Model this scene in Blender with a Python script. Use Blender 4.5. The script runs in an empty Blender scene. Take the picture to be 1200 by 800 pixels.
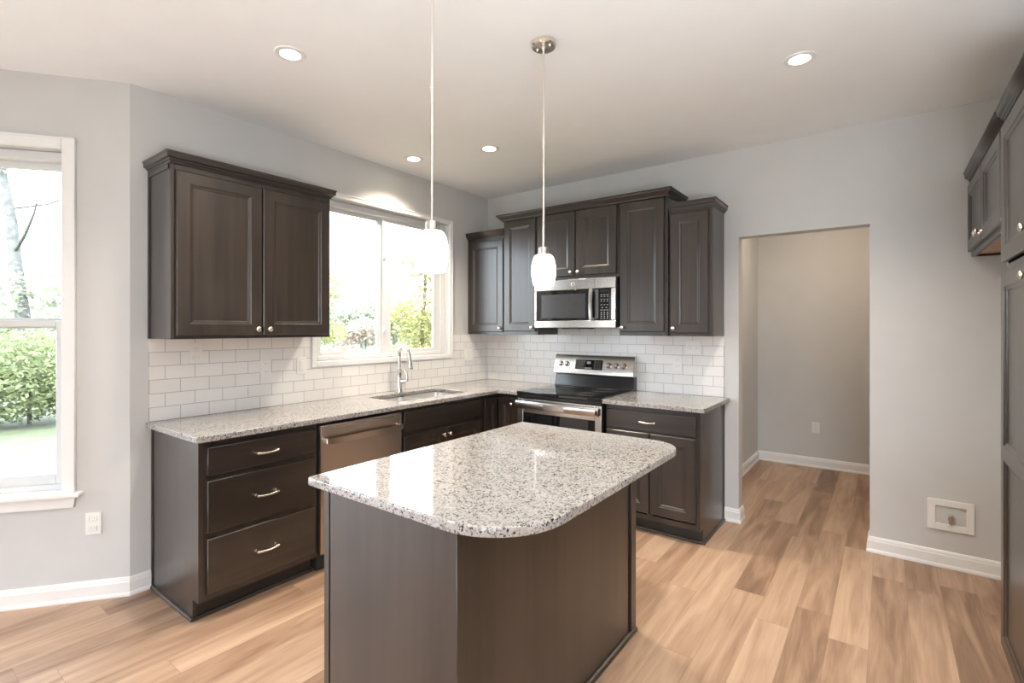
import bpy, bmesh, math, random
from mathutils import Vector, Matrix
PI = math.pi
random.seed(7)
S = bpy.context.scene
COL = S.collection

# ------------------------------------------------------------------ camera
cd = bpy.data.cameras.new('camera'); cam = bpy.data.objects.new('camera', cd); COL.objects.link(cam)
cam.location = (3.2567, -3.9566, 1.4296)
cam.rotation_euler = (PI/2, 0, 0.6405)
cd.sensor_width = 36.0; cd.lens = 588.6552/1200*36
cd.shift_y = -(400-384.36)/1200
cd.clip_start = 0.05; cd.clip_end = 300
S.camera = cam

# ------------------------------------------------------------------ view + light
S.view_settings.view_transform = 'Standard'; S.view_settings.look = 'None'
S.view_settings.gamma = 1.0; S.view_settings.use_curve_mapping = False
S.view_settings.exposure = 1.06
S.cycles.use_denoising = True
S.cycles.max_bounces = 8; S.cycles.diffuse_bounces = 5; S.cycles.glossy_bounces = 4
S.cycles.transparent_max_bounces = 12
S.cycles.caustics_reflective = False; S.cycles.caustics_refractive = False
S.cycles.sample_clamp_indirect = 6.0
w = bpy.data.worlds.new('overcast_sky'); S.world = w; w.use_nodes = True
bg = w.node_tree.nodes['Background']; bg.inputs[0].default_value = (0.86, 0.945, 1.07, 1); bg.inputs[1].default_value = 6.0

sl = bpy.data.lights.new('sun', 'SUN'); sl.energy = 6.0; sl.angle = .02; sl.color = (1.0, .95, .88)
so = bpy.data.objects.new('sun', sl); COL.objects.link(so); so.rotation_euler = Vector((-.22, .74, -.63)).to_track_quat('-Z', 'Y').to_euler()
ul = bpy.data.lights.new('ceiling_fill', 'AREA'); ul.shape = 'DISK'; ul.size = .9; ul.energy = 56; ul.color = (.85, .935, 1.0)  # unseen upward fill light, added to brighten the ceiling
uo = bpy.data.objects.new('ceiling_fill', ul); COL.objects.link(uo); uo.location = (3.9, -4.1, 1.0); uo.rotation_euler = (PI, 0, 0)
def portal(name, loc, rot, sx, sy):
    """tells the renderer where daylight from the sky comes in; gives off no light of its own"""
    l = bpy.data.lights.new(name, 'AREA'); l.shape = 'RECTANGLE'; l.size = sx; l.size_y = sy
    l.cycles.is_portal = True
    o = bpy.data.objects.new(name, l); o.location = loc; o.rotation_euler = rot; COL.objects.link(o); return o
portal('added_door_daylight', (-1.02, -5.6, 1.05), (0, -PI/2, 0), 2.1, 2.3)
portal('added_front_daylight', (5.1, -8.12, 1.22), (PI/2, 0, 0), 3.0, 2.36)
portal('kitchen_window_daylight', (-0.16, -1.2465, 1.79), (0, -PI/2, 0), 1.2, 1.36)
portal('bay_window_daylight', (-.862+.645*.6157-.788*.17, -4.123+.645*.788+.6157*.17, 1.47), (PI/2, 0, math.radians(52)), .91, 1.79)

# ------------------------------------------------------------------ materials
def new_mat(name):
    m = bpy.data.materials.new(name); m.use_nodes = True
    nt = m.node_tree; return m, nt, nt.nodes['Principled BSDF']
def N(nt, t, **kw):
    n = nt.nodes.new(t)
    for k, v in kw.items(): setattr(n, k, v)
    return n
def L(nt, a, b): nt.links.new(a, b)
def plain(name, col, rough=0.5, metal=0.0, noise=0.04, scale=30, coat=0.0, spec=0.5):
    m, nt, b = new_mat(name)
    tc = N(nt, 'ShaderNodeTexCoord'); nz = N(nt, 'ShaderNodeTexNoise'); nz.inputs['Scale'].default_value = scale
    L(nt, tc.outputs['Object'], nz.inputs['Vector'])
    r = N(nt, 'ShaderNodeValToRGB')
    r.color_ramp.elements[0].position = 0.3; r.color_ramp.elements[1].position = 0.7
    r.color_ramp.elements[0].color = tuple(c*(1-noise) for c in col)+(1,)
    r.color_ramp.elements[1].color = tuple(min(1, c*(1+noise)) for c in col)+(1,)
    L(nt, nz.outputs['Fac'], r.inputs[0]); L(nt, r.outputs[0], b.inputs['Base Color'])
    b.inputs['Roughness'].default_value = rough; b.inputs['Metallic'].default_value = metal
    b.inputs['Coat Weight'].default_value = coat; b.inputs['Specular IOR Level'].default_value = spec
    return m
def wood(name, c0, c1, grain, rough=0.36):
    m, nt, b = new_mat(name)
    tc = N(nt, 'ShaderNodeTexCoord'); mp = N(nt, 'ShaderNodeMapping')
    mp.inputs['Scale'].default_value = {'x': (1.2, 26, 26), 'y': (26, 1.2, 26), 'z': (26, 26, 1.2)}[grain]
    L(nt, tc.outputs['Object'], mp.inputs[0])
    oi = N(nt, 'ShaderNodeObjectInfo'); sh = N(nt, 'ShaderNodeVectorMath', operation='MULTIPLY_ADD'); sh.inputs[1].default_value = (7.3, 5.1, 9.7)
    L(nt, oi.outputs['Random'], sh.inputs[0]); L(nt, tc.outputs['Object'], sh.inputs[2])
    L(nt, sh.outputs[0], mp.inputs[0])
    n1 = N(nt, 'ShaderNodeTexNoise'); n1.inputs['Scale'].default_value = 1.0; n1.inputs['Detail'].default_value = 5
    L(nt, mp.outputs[0], n1.inputs['Vector'])
    mp2 = N(nt, 'ShaderNodeMapping'); mp2.inputs['Scale'].default_value = {'x': (.5, 4, 4), 'y': (4, .5, 4), 'z': (5, 5, .35)}[grain]
    L(nt, sh.outputs[0], mp2.inputs[0])
    n2 = N(nt, 'ShaderNodeTexNoise'); n2.inputs['Scale'].default_value = 1.6; n2.inputs['Detail'].default_value = 2
    L(nt, mp2.outputs[0], n2.inputs['Vector'])
    mx = N(nt, 'ShaderNodeMath', operation='MULTIPLY_ADD'); mx.inputs[1].default_value = 0.45; 
    L(nt, n1.outputs['Fac'], mx.inputs[0])
    m2 = N(nt, 'ShaderNodeMath', operation='MULTIPLY'); m2.inputs[1].default_value = 0.55
    L(nt, n2.outputs['Fac'], m2.inputs[0]); L(nt, m2.outputs[0], mx.inputs[2])
    r = N(nt, 'ShaderNodeValToRGB'); r.color_ramp.elements[0].position = 0.41; r.color_ramp.elements[1].position = 0.60
    r.color_ramp.elements[0].color = c0+(1,); r.color_ramp.elements[1].color = c1+(1,)
    L(nt, mx.outputs[0], r.inputs[0]); L(nt, r.outputs[0], b.inputs['Base Color'])
    b.inputs['Roughness'].default_value = rough; b.inputs['Coat Weight'].default_value = .5; b.inputs['Coat Roughness'].default_value = .25
    bp = N(nt, 'ShaderNodeBump'); bp.inputs['Strength'].default_value = 0.05; bp.inputs['Distance'].default_value = 0.002
    L(nt, n1.outputs['Fac'], bp.inputs['Height']); L(nt, bp.outputs[0], b.inputs['Normal'])
    return m
def metal(name, col, rough, brush=None):
    m, nt, b = new_mat(name)
    b.inputs['Metallic'].default_value = 1.0
    tc = N(nt, 'ShaderNodeTexCoord'); mp = N(nt, 'ShaderNodeMapping')
    mp.inputs['Scale'].default_value = {'x': (.6, 9, 9), 'z': (9, 9, .6), None: (20, 20, 20)}[brush]
    L(nt, tc.outputs['Object'], mp.inputs[0])
    nz = N(nt, 'ShaderNodeTexNoise'); nz.inputs['Scale'].default_value = 1.0; nz.inputs['Detail'].default_value = 2
    L(nt, mp.outputs[0], nz.inputs['Vector'])
    mr = N(nt, 'ShaderNodeMapRange'); mr.inputs['To Min'].default_value = rough*0.98; mr.inputs['To Max'].default_value = rough*1.02
    L(nt, nz.outputs['Fac'], mr.inputs['Value']); L(nt, mr.outputs[0], b.inputs['Roughness'])
    b.inputs['Base Color'].default_value = col+(1,)
    return m
def emit(name, col, strength):
    m, nt, b = new_mat(name)
    b.inputs['Base Color'].default_value = (0.9, 0.9, 0.88, 1)
    lw = N(nt, 'ShaderNodeTexNoise'); lw.inputs['Scale'].default_value = 3
    mr = N(nt, 'ShaderNodeMapRange'); mr.inputs['To Min'].default_value = strength*.95; mr.inputs['To Max'].default_value = strength*1.05
    L(nt, lw.outputs['Fac'], mr.inputs['Value']); L(nt, mr.outputs[0], b.inputs['Emission Strength'])
    b.inputs['Emission Color'].default_value = col+(1,)
    return m
def granite():
    m, nt, b = new_mat('speckled_granite')
    tc = N(nt, 'ShaderNodeTexCoord')
    nz = N(nt, 'ShaderNodeTexNoise'); nz.inputs['Scale'].default_value = 90; nz.inputs['Detail'].default_value = 3
    L(nt, tc.outputs['Object'], nz.inputs['Vector'])
    va = N(nt, 'ShaderNodeVectorMath', operation='MULTIPLY_ADD'); va.inputs[1].default_value = (.012, .012, .012)
    L(nt, nz.outputs['Color'], va.inputs[0]); L(nt, tc.outputs['Object'], va.inputs[2])
    def cells(scale, stops):
        v = N(nt, 'ShaderNodeTexVoronoi'); v.inputs['Scale'].default_value = scale
        L(nt, va.outputs[0], v.inputs['Vector'])
        sp = N(nt, 'ShaderNodeSeparateColor'); L(nt, v.outputs['Color'], sp.inputs[0])
        r = N(nt, 'ShaderNodeValToRGB'); r.color_ramp.interpolation = 'CONSTANT'
        e = r.color_ramp.elements
        e[0].position = 0; e[0].color = stops[0][1]+(1,); e[1].position = stops[1][0]; e[1].color = stops[1][1]+(1,)
        for p, c in stops[2:]:
            q = e.new(p); q.color = c+(1,)
        L(nt, sp.outputs[0], r.inputs[0]); return r.outputs[0], sp.outputs[1]
    big, _ = cells(170, [(0, (.36, .35, .34)), (.30, (.345, .315, .295)), (.42, (.41, .395, .38)), (.68, (.24, .235, .23)), (.78, (.39, .37, .355)), (.93, (.20, .195, .195))])
    small, rnd = cells(210, [(0, (.02, .02, .023)), (.25, (.08, .078, .08)), (.55, (.20, .195, .19)), (.8, (.38, .36, .345))])
    n2 = N(nt, 'ShaderNodeTexNoise'); n2.inputs['Scale'].default_value = 38; n2.inputs['Detail'].default_value = 2
    L(nt, tc.outputs['Object'], n2.inputs['Vector'])
    mr = N(nt, 'ShaderNodeMapRange'); mr.inputs['From Min'].default_value = .35; mr.inputs['From Max'].default_value = .68
    mr.inputs['To Min'].default_value = .06; mr.inputs['To Max'].default_value = .38
    L(nt, n2.outputs['Fac'], mr.inputs['Value'])
    lt = N(nt, 'ShaderNodeMath', operation='LESS_THAN'); L(nt, rnd, lt.inputs[0]); L(nt, mr.outputs[0], lt.inputs[1])
    mx = N(nt, 'ShaderNodeMix', data_type='RGBA')
    L(nt, lt.outputs[0], mx.inputs[0]); L(nt, big, mx.inputs[6]); L(nt, small, mx.inputs[7])
    L(nt, mx.outputs[2], b.inputs['Base Color'])
    b.inputs['Roughness'].default_value = 0.05; b.inputs['IOR'].default_value = 1.65
    return m
def tile_mat(name, shift):
    m, nt, b = new_mat(name)
    tc = N(nt, 'ShaderNodeTexCoord'); sx = N(nt, 'ShaderNodeSeparateXYZ'); L(nt, tc.outputs['Object'], sx.inputs[0])
    ad = N(nt, 'ShaderNodeMath', operation='ADD'); ad.inputs[1].default_value = shift; L(nt, sx.outputs['X'], ad.inputs[0])
    cb = N(nt, 'ShaderNodeCombineXYZ'); L(nt, ad.outputs[0], cb.inputs['X']); L(nt, sx.outputs['Z'], cb.inputs['Y'])
    br = N(nt, 'ShaderNodeTexBrick'); br.inputs['Scale'].default_value = 1.0
    br.inputs['Brick Width'].default_value = .1524; br.inputs['Row Height'].default_value = .0762
    br.inputs['Mortar Size'].default_value = .0015; br.inputs['Mortar Smooth'].default_value = .15
    br.inputs['Color1'].default_value = (.80, .79, .77, 1); br.inputs['Color2'].default_value = (.76, .75, .73, 1)
    br.inputs['Mortar'].default_value = (.36, .345, .33, 1)
    L(nt, cb.outputs[0], br.inputs['Vector']); L(nt, br.outputs['Color'], b.inputs['Base Color'])
    mr = N(nt, 'ShaderNodeMapRange'); mr.inputs['To Min'].default_value = .14; mr.inputs['To Max'].default_value = .8
    L(nt, br.outputs['Fac'], mr.inputs['Value']); L(nt, mr.outputs[0], b.inputs['Roughness'])
    bp = N(nt, 'ShaderNodeBump', invert=True); bp.inputs['Distance'].default_value = .0015; bp.inputs['Strength'].default_value = .7
    L(nt, br.outputs['Fac'], bp.inputs['Height']); L(nt, bp.outputs[0], b.inputs['Normal'])
    return m
def floor_mat():
    m, nt, b = new_mat('wood_plank_floor')
    tc = N(nt, 'ShaderNodeTexCoord'); sx = N(nt, 'ShaderNodeSeparateXYZ'); L(nt, tc.outputs['Object'], sx.inputs[0])
    ROW, LEN = .152, 1.22
    # row index -> random shift along the plank
    dv = N(nt, 'ShaderNodeMath', operation='DIVIDE'); dv.inputs[1].default_value = ROW; L(nt, sx.outputs['X'], dv.inputs[0])
    fl = N(nt, 'ShaderNodeMath', operation='FLOOR'); L(nt, dv.outputs[0], fl.inputs[0])
    wn = N(nt, 'ShaderNodeTexWhiteNoise', noise_dimensions='1D'); L(nt, fl.outputs[0], wn.inputs['W'])
    ma = N(nt, 'ShaderNodeMath', operation='MULTIPLY_ADD'); ma.inputs[1].default_value = LEN
    L(nt, wn.outputs['Value'], ma.inputs[0]); L(nt, sx.outputs['Y'], ma.inputs[2])
    dl = N(nt, 'ShaderNodeMath', operation='DIVIDE'); dl.inputs[1].default_value = LEN; L(nt, ma.outputs[0], dl.inputs[0])
    fc = N(nt, 'ShaderNodeMath', operation='FLOOR'); L(nt, dl.outputs[0], fc.inputs[0])
    cb = N(nt, 'ShaderNodeCombineXYZ'); L(nt, fl.outputs[0], cb.inputs['X']); L(nt, fc.outputs[0], cb.inputs['Y'])
    w2 = N(nt, 'ShaderNodeTexWhiteNoise', noise_dimensions='2D'); L(nt, cb.outputs[0], w2.inputs['Vector'])
    # grain
    off = N(nt, 'ShaderNodeVectorMath', operation='MULTIPLY_ADD'); off.inputs[1].default_value = (37, 19, 11)
    L(nt, w2.outputs['Color'], off.inputs[0]); L(nt, tc.outputs['Object'], off.inputs[2])
    mp = N(nt, 'ShaderNodeMapping'); mp.inputs['Scale'].default_value = (7.5, .8, 1); L(nt, off.outputs[0], mp.inputs[0])
    n1 = N(nt, 'ShaderNodeTexNoise'); n1.inputs['Scale'].default_value = 1.5; n1.inputs['Detail'].default_value = 4; n1.inputs['Distortion'].default_value = 1.2
    L(nt, mp.outputs[0], n1.inputs['Vector'])
    mp2 = N(nt, 'ShaderNodeMapping'); mp2.inputs['Scale'].default_value = (70, 3, 1); L(nt, off.outputs[0], mp2.inputs[0])
    n2 = N(nt, 'ShaderNodeTexNoise'); n2.inputs['Scale'].default_value = 1.5; n2.inputs['Detail'].default_value = 3
    L(nt, mp2.outputs[0], n2.inputs['Vector'])
    # tone = .48*plank random + .42*cathedral + .1*fine
    a = N(nt, 'ShaderNodeMath', operation='MULTIPLY'); a.inputs[1].default_value = .36; L(nt, w2.outputs['Value'], a.inputs[0])
    c = N(nt, 'ShaderNodeMath', operation='MULTIPLY_ADD'); c.inputs[1].default_value = .78; L(nt, n1.outputs['Fac'], c.inputs[0]); L(nt, a.outputs[0], c.inputs[2])
    d = N(nt, 'ShaderNodeMath', operation='MULTIPLY_ADD'); d.inputs[1].default_value = .22; L(nt, n2.outputs['Fac'], d.inputs[0]); L(nt, c.outputs[0], d.inputs[2])
    r = N(nt, 'ShaderNodeValToRGB'); e = r.color_ramp.elements
    e[0].position = .34; e[0].color = (.150, .088, .056, 1); e[1].position = .95; e[1].color = (.53, .375, .262, 1)
    q = e.new(.52); q.color = (.27, .165, .105, 1)
    q = e.new(.70); q.color = (.40, .262, .175, 1)
    L(nt, d.outputs[0], r.inputs[0])
    # seams
    def seam(val, wd):
        fr = N(nt, 'ShaderNodeMath', operation='FRACT'); L(nt, val, fr.inputs[0])
        s = N(nt, 'ShaderNodeMath', operation='SUBTRACT'); s.inputs[1].default_value = .5; L(nt, fr.outputs[0], s.inputs[0])
        ab = N(nt, 'ShaderNodeMath', operation='ABSOLUTE'); L(nt, s.outputs[0], ab.inputs[0])
        g = N(nt, 'ShaderNodeMath', operation='GREATER_THAN'); g.inputs[1].default_value = .5-wd; L(nt, ab.outputs[0], g.inputs[0]); return g.outputs[0]
    s1 = seam(dv.outputs[0], .006); s2 = seam(dl.outputs[0], .0009)
    mxm = N(nt, 'ShaderNodeMath', operation='MAXIMUM'); L(nt, s1, mxm.inputs[0]); L(nt, s2, mxm.inputs[1])
    sc = N(nt, 'ShaderNodeMath', operation='MULTIPLY'); sc.inputs[1].default_value = .45; L(nt, mxm.outputs[0], sc.inputs[0])
    mx = N(nt, 'ShaderNodeMix', data_type='RGBA'); L(nt, sc.outputs[0], mx.inputs[0]); L(nt, r.outputs[0], mx.inputs[6]); mx.inputs[7].default_value = (.12, .075, .05, 1)
    L(nt, mx.outputs[2], b.inputs['Base Color'])
    b.inputs['Roughness'].default_value = .42
    bp = N(nt, 'ShaderNodeBump'); bp.inputs['Strength'].default_value = .08; bp.inputs['Distance'].default_value = .002
    L(nt, n2.outputs['Fac'], bp.inputs['Height']); L(nt, bp.outputs[0], b.inputs['Normal'])
    return m
def glass_mat():
    m = bpy.data.materials.new('window_glass'); m.use_nodes = True; nt = m.node_tree; nt.nodes.clear()
    o = N(nt, 'ShaderNodeOutputMaterial'); t = N(nt, 'ShaderNodeBsdfTransparent'); g = N(nt, 'ShaderNodeBsdfGlossy')
    t.inputs[0].default_value = (.96, .98, .97, 1); g.inputs['Roughness'].default_value = .02
    lw = N(nt, 'ShaderNodeLayerWeight'); lw.inputs['Blend'].default_value = .5
    pw = N(nt, 'ShaderNodeMath', operation='POWER'); pw.inputs[1].default_value = 5; L(nt, lw.outputs['Facing'], pw.inputs[0])
    f = N(nt, 'ShaderNodeMath', operation='MULTIPLY_ADD'); f.inputs[1].default_value = .6; f.inputs[2].default_value = .03; L(nt, pw.outputs[0], f.inputs[0])
    x = N(nt, 'ShaderNodeMixShader'); L(nt, f.outputs[0], x.inputs[0]); L(nt, t.outputs[0], x.inputs[1]); L(nt, g.outputs[0], x.inputs[2])
    L(nt, x.outputs[0], o.inputs[0]); return m
def leaf_mat(name, ca, cb):
    m, nt, b = new_mat(name)
    g = N(nt, 'ShaderNodeNewGeometry'); r = N(nt, 'ShaderNodeValToRGB')
    r.color_ramp.elements[0].color = ca+(1,); r.color_ramp.elements[1].color = cb+(1,)
    L(nt, g.outputs['Random Per Island'], r.inputs[0]); L(nt, r.outputs[0], b.inputs['Base Color'])
    b.inputs['Roughness'].default_value = .6
    tr = N(nt, 'ShaderNodeBsdfTranslucent'); L(nt, r.outputs[0], tr.inputs[0])
    ad = N(nt, 'ShaderNodeMixShader'); ad.inputs[0].default_value = .5
    L(nt, b.outputs[0], ad.inputs[1]); L(nt, tr.outputs[0], ad.inputs[2]); L(nt, ad.outputs[0], nt.nodes['Material Output'].inputs[0])
    return m

M = {}
CW0, CW1 = (.020, .014, .0105), (.036, .026, .0195)
M['cab'] = wood('espresso_wood', CW0, CW1, 'z')
M['cabh'] = wood('espresso_wood_across', CW0, CW1, 'x')
M['kick'] = plain('dark_toe_kick', (.018, .014, .012), .5)
M['ply'] = wood('maple_interior', (.42, .26, .13), (.55, .36, .2), 'y', .5)
M['nickel'] = metal('satin_nickel', (.80, .75, .68), .24)
M['chrome'] = metal('polished_chrome', (.82, .81, .80), .08)
M['steel'] = metal('brushed_stainless', (.60, .565, .525), .24, 'x')
M['steelz'] = metal('dark_stainless', (.52, .46, .41), .28, 'z')
M['sinksteel'] = metal('sink_steel', (.80, .79, .77), .34)
M['black'] = plain('black_enamel', (.012, .012, .013), .18)
M['blackm'] = plain('matte_black', (.015, .015, .016), .5)
M['bglass'] = plain('black_glass', (.008, .008, .009), .04, spec=.7)
M['dgrey'] = plain('dark_grey_print', (.09, .09, .095), .25)
M['lgrey'] = plain('pale_grey_print', (.30, .30, .30), .4)
M['granite'] = granite()
M['wall'] = plain('greige_wall_paint', (.58, .582, .575), .75, noise=.012, scale=6)
M['ceil'] = plain('white_ceiling_paint', (.86, .868, .87), .9, noise=.01, scale=6)
M['trim'] = plain('white_trim_paint', (.80, .80, .79), .32, noise=.01)
M['vinyl'] = plain('white_vinyl', (.66, .67, .67), .35, noise=.01)
M['plate'] = plain('white_plastic', (.78, .775, .75), .3, noise=.01)
M['slot'] = plain('socket_slot', (.30, .29, .28), .5)
M['brass'] = metal('brass_valve', (.55, .42, .32), .3)
M['floor'] = floor_mat()
M['glass'] = glass_mat()
M['bulb'] = emit('lit_downlight', (1.0, .86, .68), 14)
M['shade'] = emit('lit_opal_glass', (1.0, .90, .76), 3.2)
M['grass'] = plain('lawn_grass', (.070, .082, .045), .9, noise=.2, scale=3)
M['bark'] = plain('grey_bark', (.10, .10, .095), .9, noise=.3, scale=8)
M['barkd'] = plain('dark_bark', (.09, .07, .06), .9, noise=.3, scale=8)
M['leafg'] = leaf_mat('green_leaves', (.18, .22, .10), (.27, .30, .16))
M['leafy'] = leaf_mat('yellow_green_leaves', (.24, .25, .09), (.37, .35, .14))
M['leafp'] = leaf_mat('hazed_green_leaves', (.22, .24, .17), (.29, .30, .22))  # leaf colours paled and greyed, putting haze and glare into them
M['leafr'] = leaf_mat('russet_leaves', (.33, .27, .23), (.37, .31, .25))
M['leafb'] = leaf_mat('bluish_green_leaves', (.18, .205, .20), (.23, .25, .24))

# ------------------------------------------------------------------ mesh helpers
def box(bm, x0, x1, y0, y1, z0, z1, bev=0.0, seg=1):
    r = bmesh.ops.create_cube(bm, size=1.0)
    vs = r['verts']
    for v in vs:
        v.co = Vector((x0 if v.co.x < 0 else x1, y0 if v.co.y < 0 else y1, z0 if v.co.z < 0 else z1))
    if bev:
        es = list({e for v in vs for e in v.link_edges})
        bmesh.ops.bevel(bm, geom=es, offset=bev, segments=seg, profile=.5, affect='EDGES')
def bx(*a, **k):
    bm = bmesh.new(); box(bm, *a, **k); return bm
def lathe(bm, prof, c=(0, 0, 0), axis='z', n=24):
    c = Vector(c); rings = []
    def P(r, h, t):
        a, b = r*math.cos(t), r*math.sin(t)
        return c + {'z': Vector((a, b, h)), 'y': Vector((a, h, b)), 'x': Vector((h, a, b)), '-y': Vector((a, -h, b))}[axis]
    for r, h in prof:
        if r < 1e-6: rings.append([bm.verts.new(P(0, h, 0))])
        else: rings.append([bm.verts.new(P(r, h, 2*PI*i/n)) for i in range(n)])
    for A, B in zip(rings, rings[1:]):
        for i in range(n):
            j = (i+1) % n
            if len(A) == 1 and len(B) == 1: continue
            if len(A) == 1: bm.faces.new((A[0], B[j], B[i]))
            elif len(B) == 1: bm.faces.new((A[i], A[j], B[0]))
            else: bm.faces.new((A[i], A[j], B[j], B[i]))
    for R_ in (rings[0], rings[-1]):
        if len(R_) > 1: bm.faces.new(R_)
def tube(bm, pts, rad, n=12, cap=True):
    pts = [Vector(p) for p in pts]; rr = rad if isinstance(rad, (list, tuple)) else [rad]*len(pts)
    T = []
    for i in range(len(pts)):
        a = pts[max(i-1, 0)]; b = pts[min(i+1, len(pts)-1)]; T.append((b-a).normalized())
    u = T[0].orthogonal().normalized(); rings = []
    for i, p in enumerate(pts):
        u = (u - T[i]*u.dot(T[i])).normalized(); v = T[i].cross(u)
        rings.append([bm.verts.new(p + rr[i]*(math.cos(2*PI*k/n)*u + math.sin(2*PI*k/n)*v)) for k in range(n)])
    for A, B in zip(rings, rings[1:]):
        for k in range(n): bm.faces.new((A[k], A[(k+1) % n], B[(k+1) % n], B[k]))
    if cap: bm.faces.new(rings[0]); bm.faces.new(rings[-1])
def prism(bm, poly, axis, a0, a1):
    def P(p, a):
        return {'x': Vector((a, p[0], p[1])), 'y': Vector((p[0], a, p[1])), 'z': Vector((p[0], p[1], a))}[axis]
    A = [bm.verts.new(P(p, a0)) for p in poly]; B = [bm.verts.new(P(p, a1)) for p in poly]
    n = len(poly)
    for i in range(n): bm.faces.new((A[i], A[(i+1) % n], B[(i+1) % n], B[i]))
    bm.faces.new(A); bm.faces.new(B)
def molding(bm, path, prof):
    """sweep the closed profile (out, z) along a flat polyline; out is to the right of travel, corners are mitred"""
    pts = [Vector((p[0], p[1])) for p in path]; rings = []
    nrm = []
    for a, b in zip(pts, pts[1:]):
        d = (b-a).normalized(); nrm.append(Vector((d.y, -d.x)))
    for i, p in enumerate(pts):
        if i == 0: m = nrm[0]
        elif i == len(pts)-1: m = nrm[-1]
        else:
            m = nrm[i-1]+nrm[i]; m = m/ (m.length_squared) * 2 if m.length > 1e-6 else nrm[i]
        rings.append([bm.verts.new((p.x+m.x*o, p.y+m.y*o, z)) for o, z in prof])
    n = len(prof)
    for A, B in zip(rings, rings[1:]):
        for k in range(n): bm.faces.new((A[k], A[(k+1) % n], B[(k+1) % n], B[k]))
    bm.faces.new(rings[0]); bm.faces.new(rings[-1])
def obj(name, bm, m, parent=None, smooth=True, angle=32):
    me = bpy.data.meshes.new(name)
    bmesh.ops.recalc_face_normals(bm, faces=bm.faces)
    bm.to_mesh(me); bm.free()
    me.materials.append(m)
    if smooth:
        me.polygons.foreach_set('use_smooth', [True]*len(me.polygons)); me.set_sharp_from_angle(angle=math.radians(angle))
        for p in me.polygons:
            if max(abs(p.normal.x), abs(p.normal.y), abs(p.normal.z)) > .9999: p.use_smooth = False
    o = bpy.data.objects.new(name, me); COL.objects.link(o)
    if parent: o.parent = parent
    return o
def tag(o, label, cat, group=None):
    o['label'] = label; o['category'] = cat
    if group: o['group'] = group
    return o
def thing(name, label, cat, loc=(0, 0, 0), rz=0.0, group=None):
    o = bpy.data.objects.new(name, None); COL.objects.link(o); o.empty_display_size = .1
    o.location = loc; o.rotation_euler = (0, 0, rz)
    return tag(o, label, cat, group)
def struct(name, bm, m, parent=None, smooth=False):
    o = obj(name, bm, m, parent, smooth); o['kind'] = 'structure'; return o
def sroot(name, loc=(0, 0, 0), rz=0.0):
    o = bpy.data.objects.new(name, None); COL.objects.link(o); o.location = loc; o.rotation_euler = (0, 0, rz); o['kind'] = 'structure'; return o
def copy_tree(o, parent=None):
    c = o.copy(); COL.objects.link(c); c.parent = parent
    for ch in list(o.children): copy_tree(ch, c)
    return c
def slab_curve(name, outer, holes, z0, z1, bev, m, parent=None):
    """flat slab with rounded edges and cut-outs, from 2-D outlines"""
    cu = bpy.data.curves.new(name, 'CURVE'); cu.dimensions = '2D'; cu.fill_mode = 'BOTH'
    for poly in [outer]+holes:
        sp = cu.splines.new('POLY'); sp.points.add(len(poly)-1); sp.use_cyclic_u = True
        for q, p in zip(sp.points, poly): q.co = (p[0], p[1], 0, 1)
    cu.extrude = (z1-z0)/2-bev; cu.bevel_depth = bev; cu.bevel_resolution = 2; cu.offset = -bev
    t = bpy.data.objects.new(name, cu); COL.objects.link(t)
    dg = bpy.context.evaluated_depsgraph_get(); dg.update()
    me = bpy.data.meshes.new_from_object(t.evaluated_get(dg)); bpy.data.objects.remove(t)
    bm = bmesh.new(); bm.from_mesh(me); bpy.data.meshes.remove(me); bpy.data.curves.remove(cu)
    for v in bm.verts: v.co.z += (z0+z1)/2
    bmesh.ops.remove_doubles(bm, verts=bm.verts, dist=1e-5)
    return obj(name, bm, m, parent)
def rrect(x0, x1, y0, y1, rs, n=8):
    """rounded rectangle outline, radii for corners (x0y0, x1y0, x1y1, x0y1)"""
    out = []
    for (cx, cy, sx, sy, a0), r in zip([(x0, y0, 1, 1, PI), (x1, y0, -1, 1, 1.5*PI), (x1, y1, -1, -1, 0), (x0, y1, 1, -1, .5*PI)], rs):
        if r <= 0: out.append((cx, cy)); continue
        for i in range(n+1):
            a = a0+PI/2*i/n; out.append((cx+sx*r+r*math.cos(a), cy+sy*r+r*math.sin(a)))
    return out

# ------------------------------------------------------------------ room shell
H = 2.743
BW = 1.40                                   # bay wall length
bx_, by_ = -BW*.6157, -3.02-BW*.7880        # far end of the bay wall
struct('floor', bx(-1.3, 8.4, -8.3, 2.35, -.12, 0), M['floor'])
struct('ceiling', bx(-1.3, 8.4, -8.3, 2.35, H, H+.12), M['ceil'])
WY0, WY1, WZ0, WZ1 = -1.925, -.568, 1.190, 2.390      # kitchen window opening
def wall_hole(bm, x0, x1, y0, y1, h0, h1, z0, z1, along):
    for (a0, a1, c0, c1) in ((None, h0, 0, H), (h1, None, 0, H), (h0, h1, 0, z0), (h0, h1, z1, H)):
        if along == 'y': box(bm, x0, x1, y0 if a0 is None else a0, y1 if a1 is None else a1, c0, c1)
        else: box(bm, x0 if a0 is None else a0, x1 if a1 is None else a1, y0, y1, c0, c1)
bm = bmesh.new(); wall_hole(bm, -.14, 0, -3.02, .115, WY0, WY1, WZ0, WZ1, 'y'); struct('wall_left', bm, M['wall'])
bm = bmesh.new()
DX0, DX1, DZ = 2.386, 3.171, 2.098
box(bm, -.14, DX0, 0, .115, 0, H); box(bm, DX1, 4.40, 0, .115, 0, H); box(bm, DX0, DX1, 0, .115, DZ, H)
struct('wall_back', bm, M['wall'])
bm = bmesh.new(); box(bm, 2.02, 2.13, .116, 2.16, 0, H); box(bm, 2.13, 3.45, 2.05, 2.16, 0, H); box(bm, 3.34, 3.45, .116, 2.05, 0, H)
struct('wall_alcove', bm, M['wall'])
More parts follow.
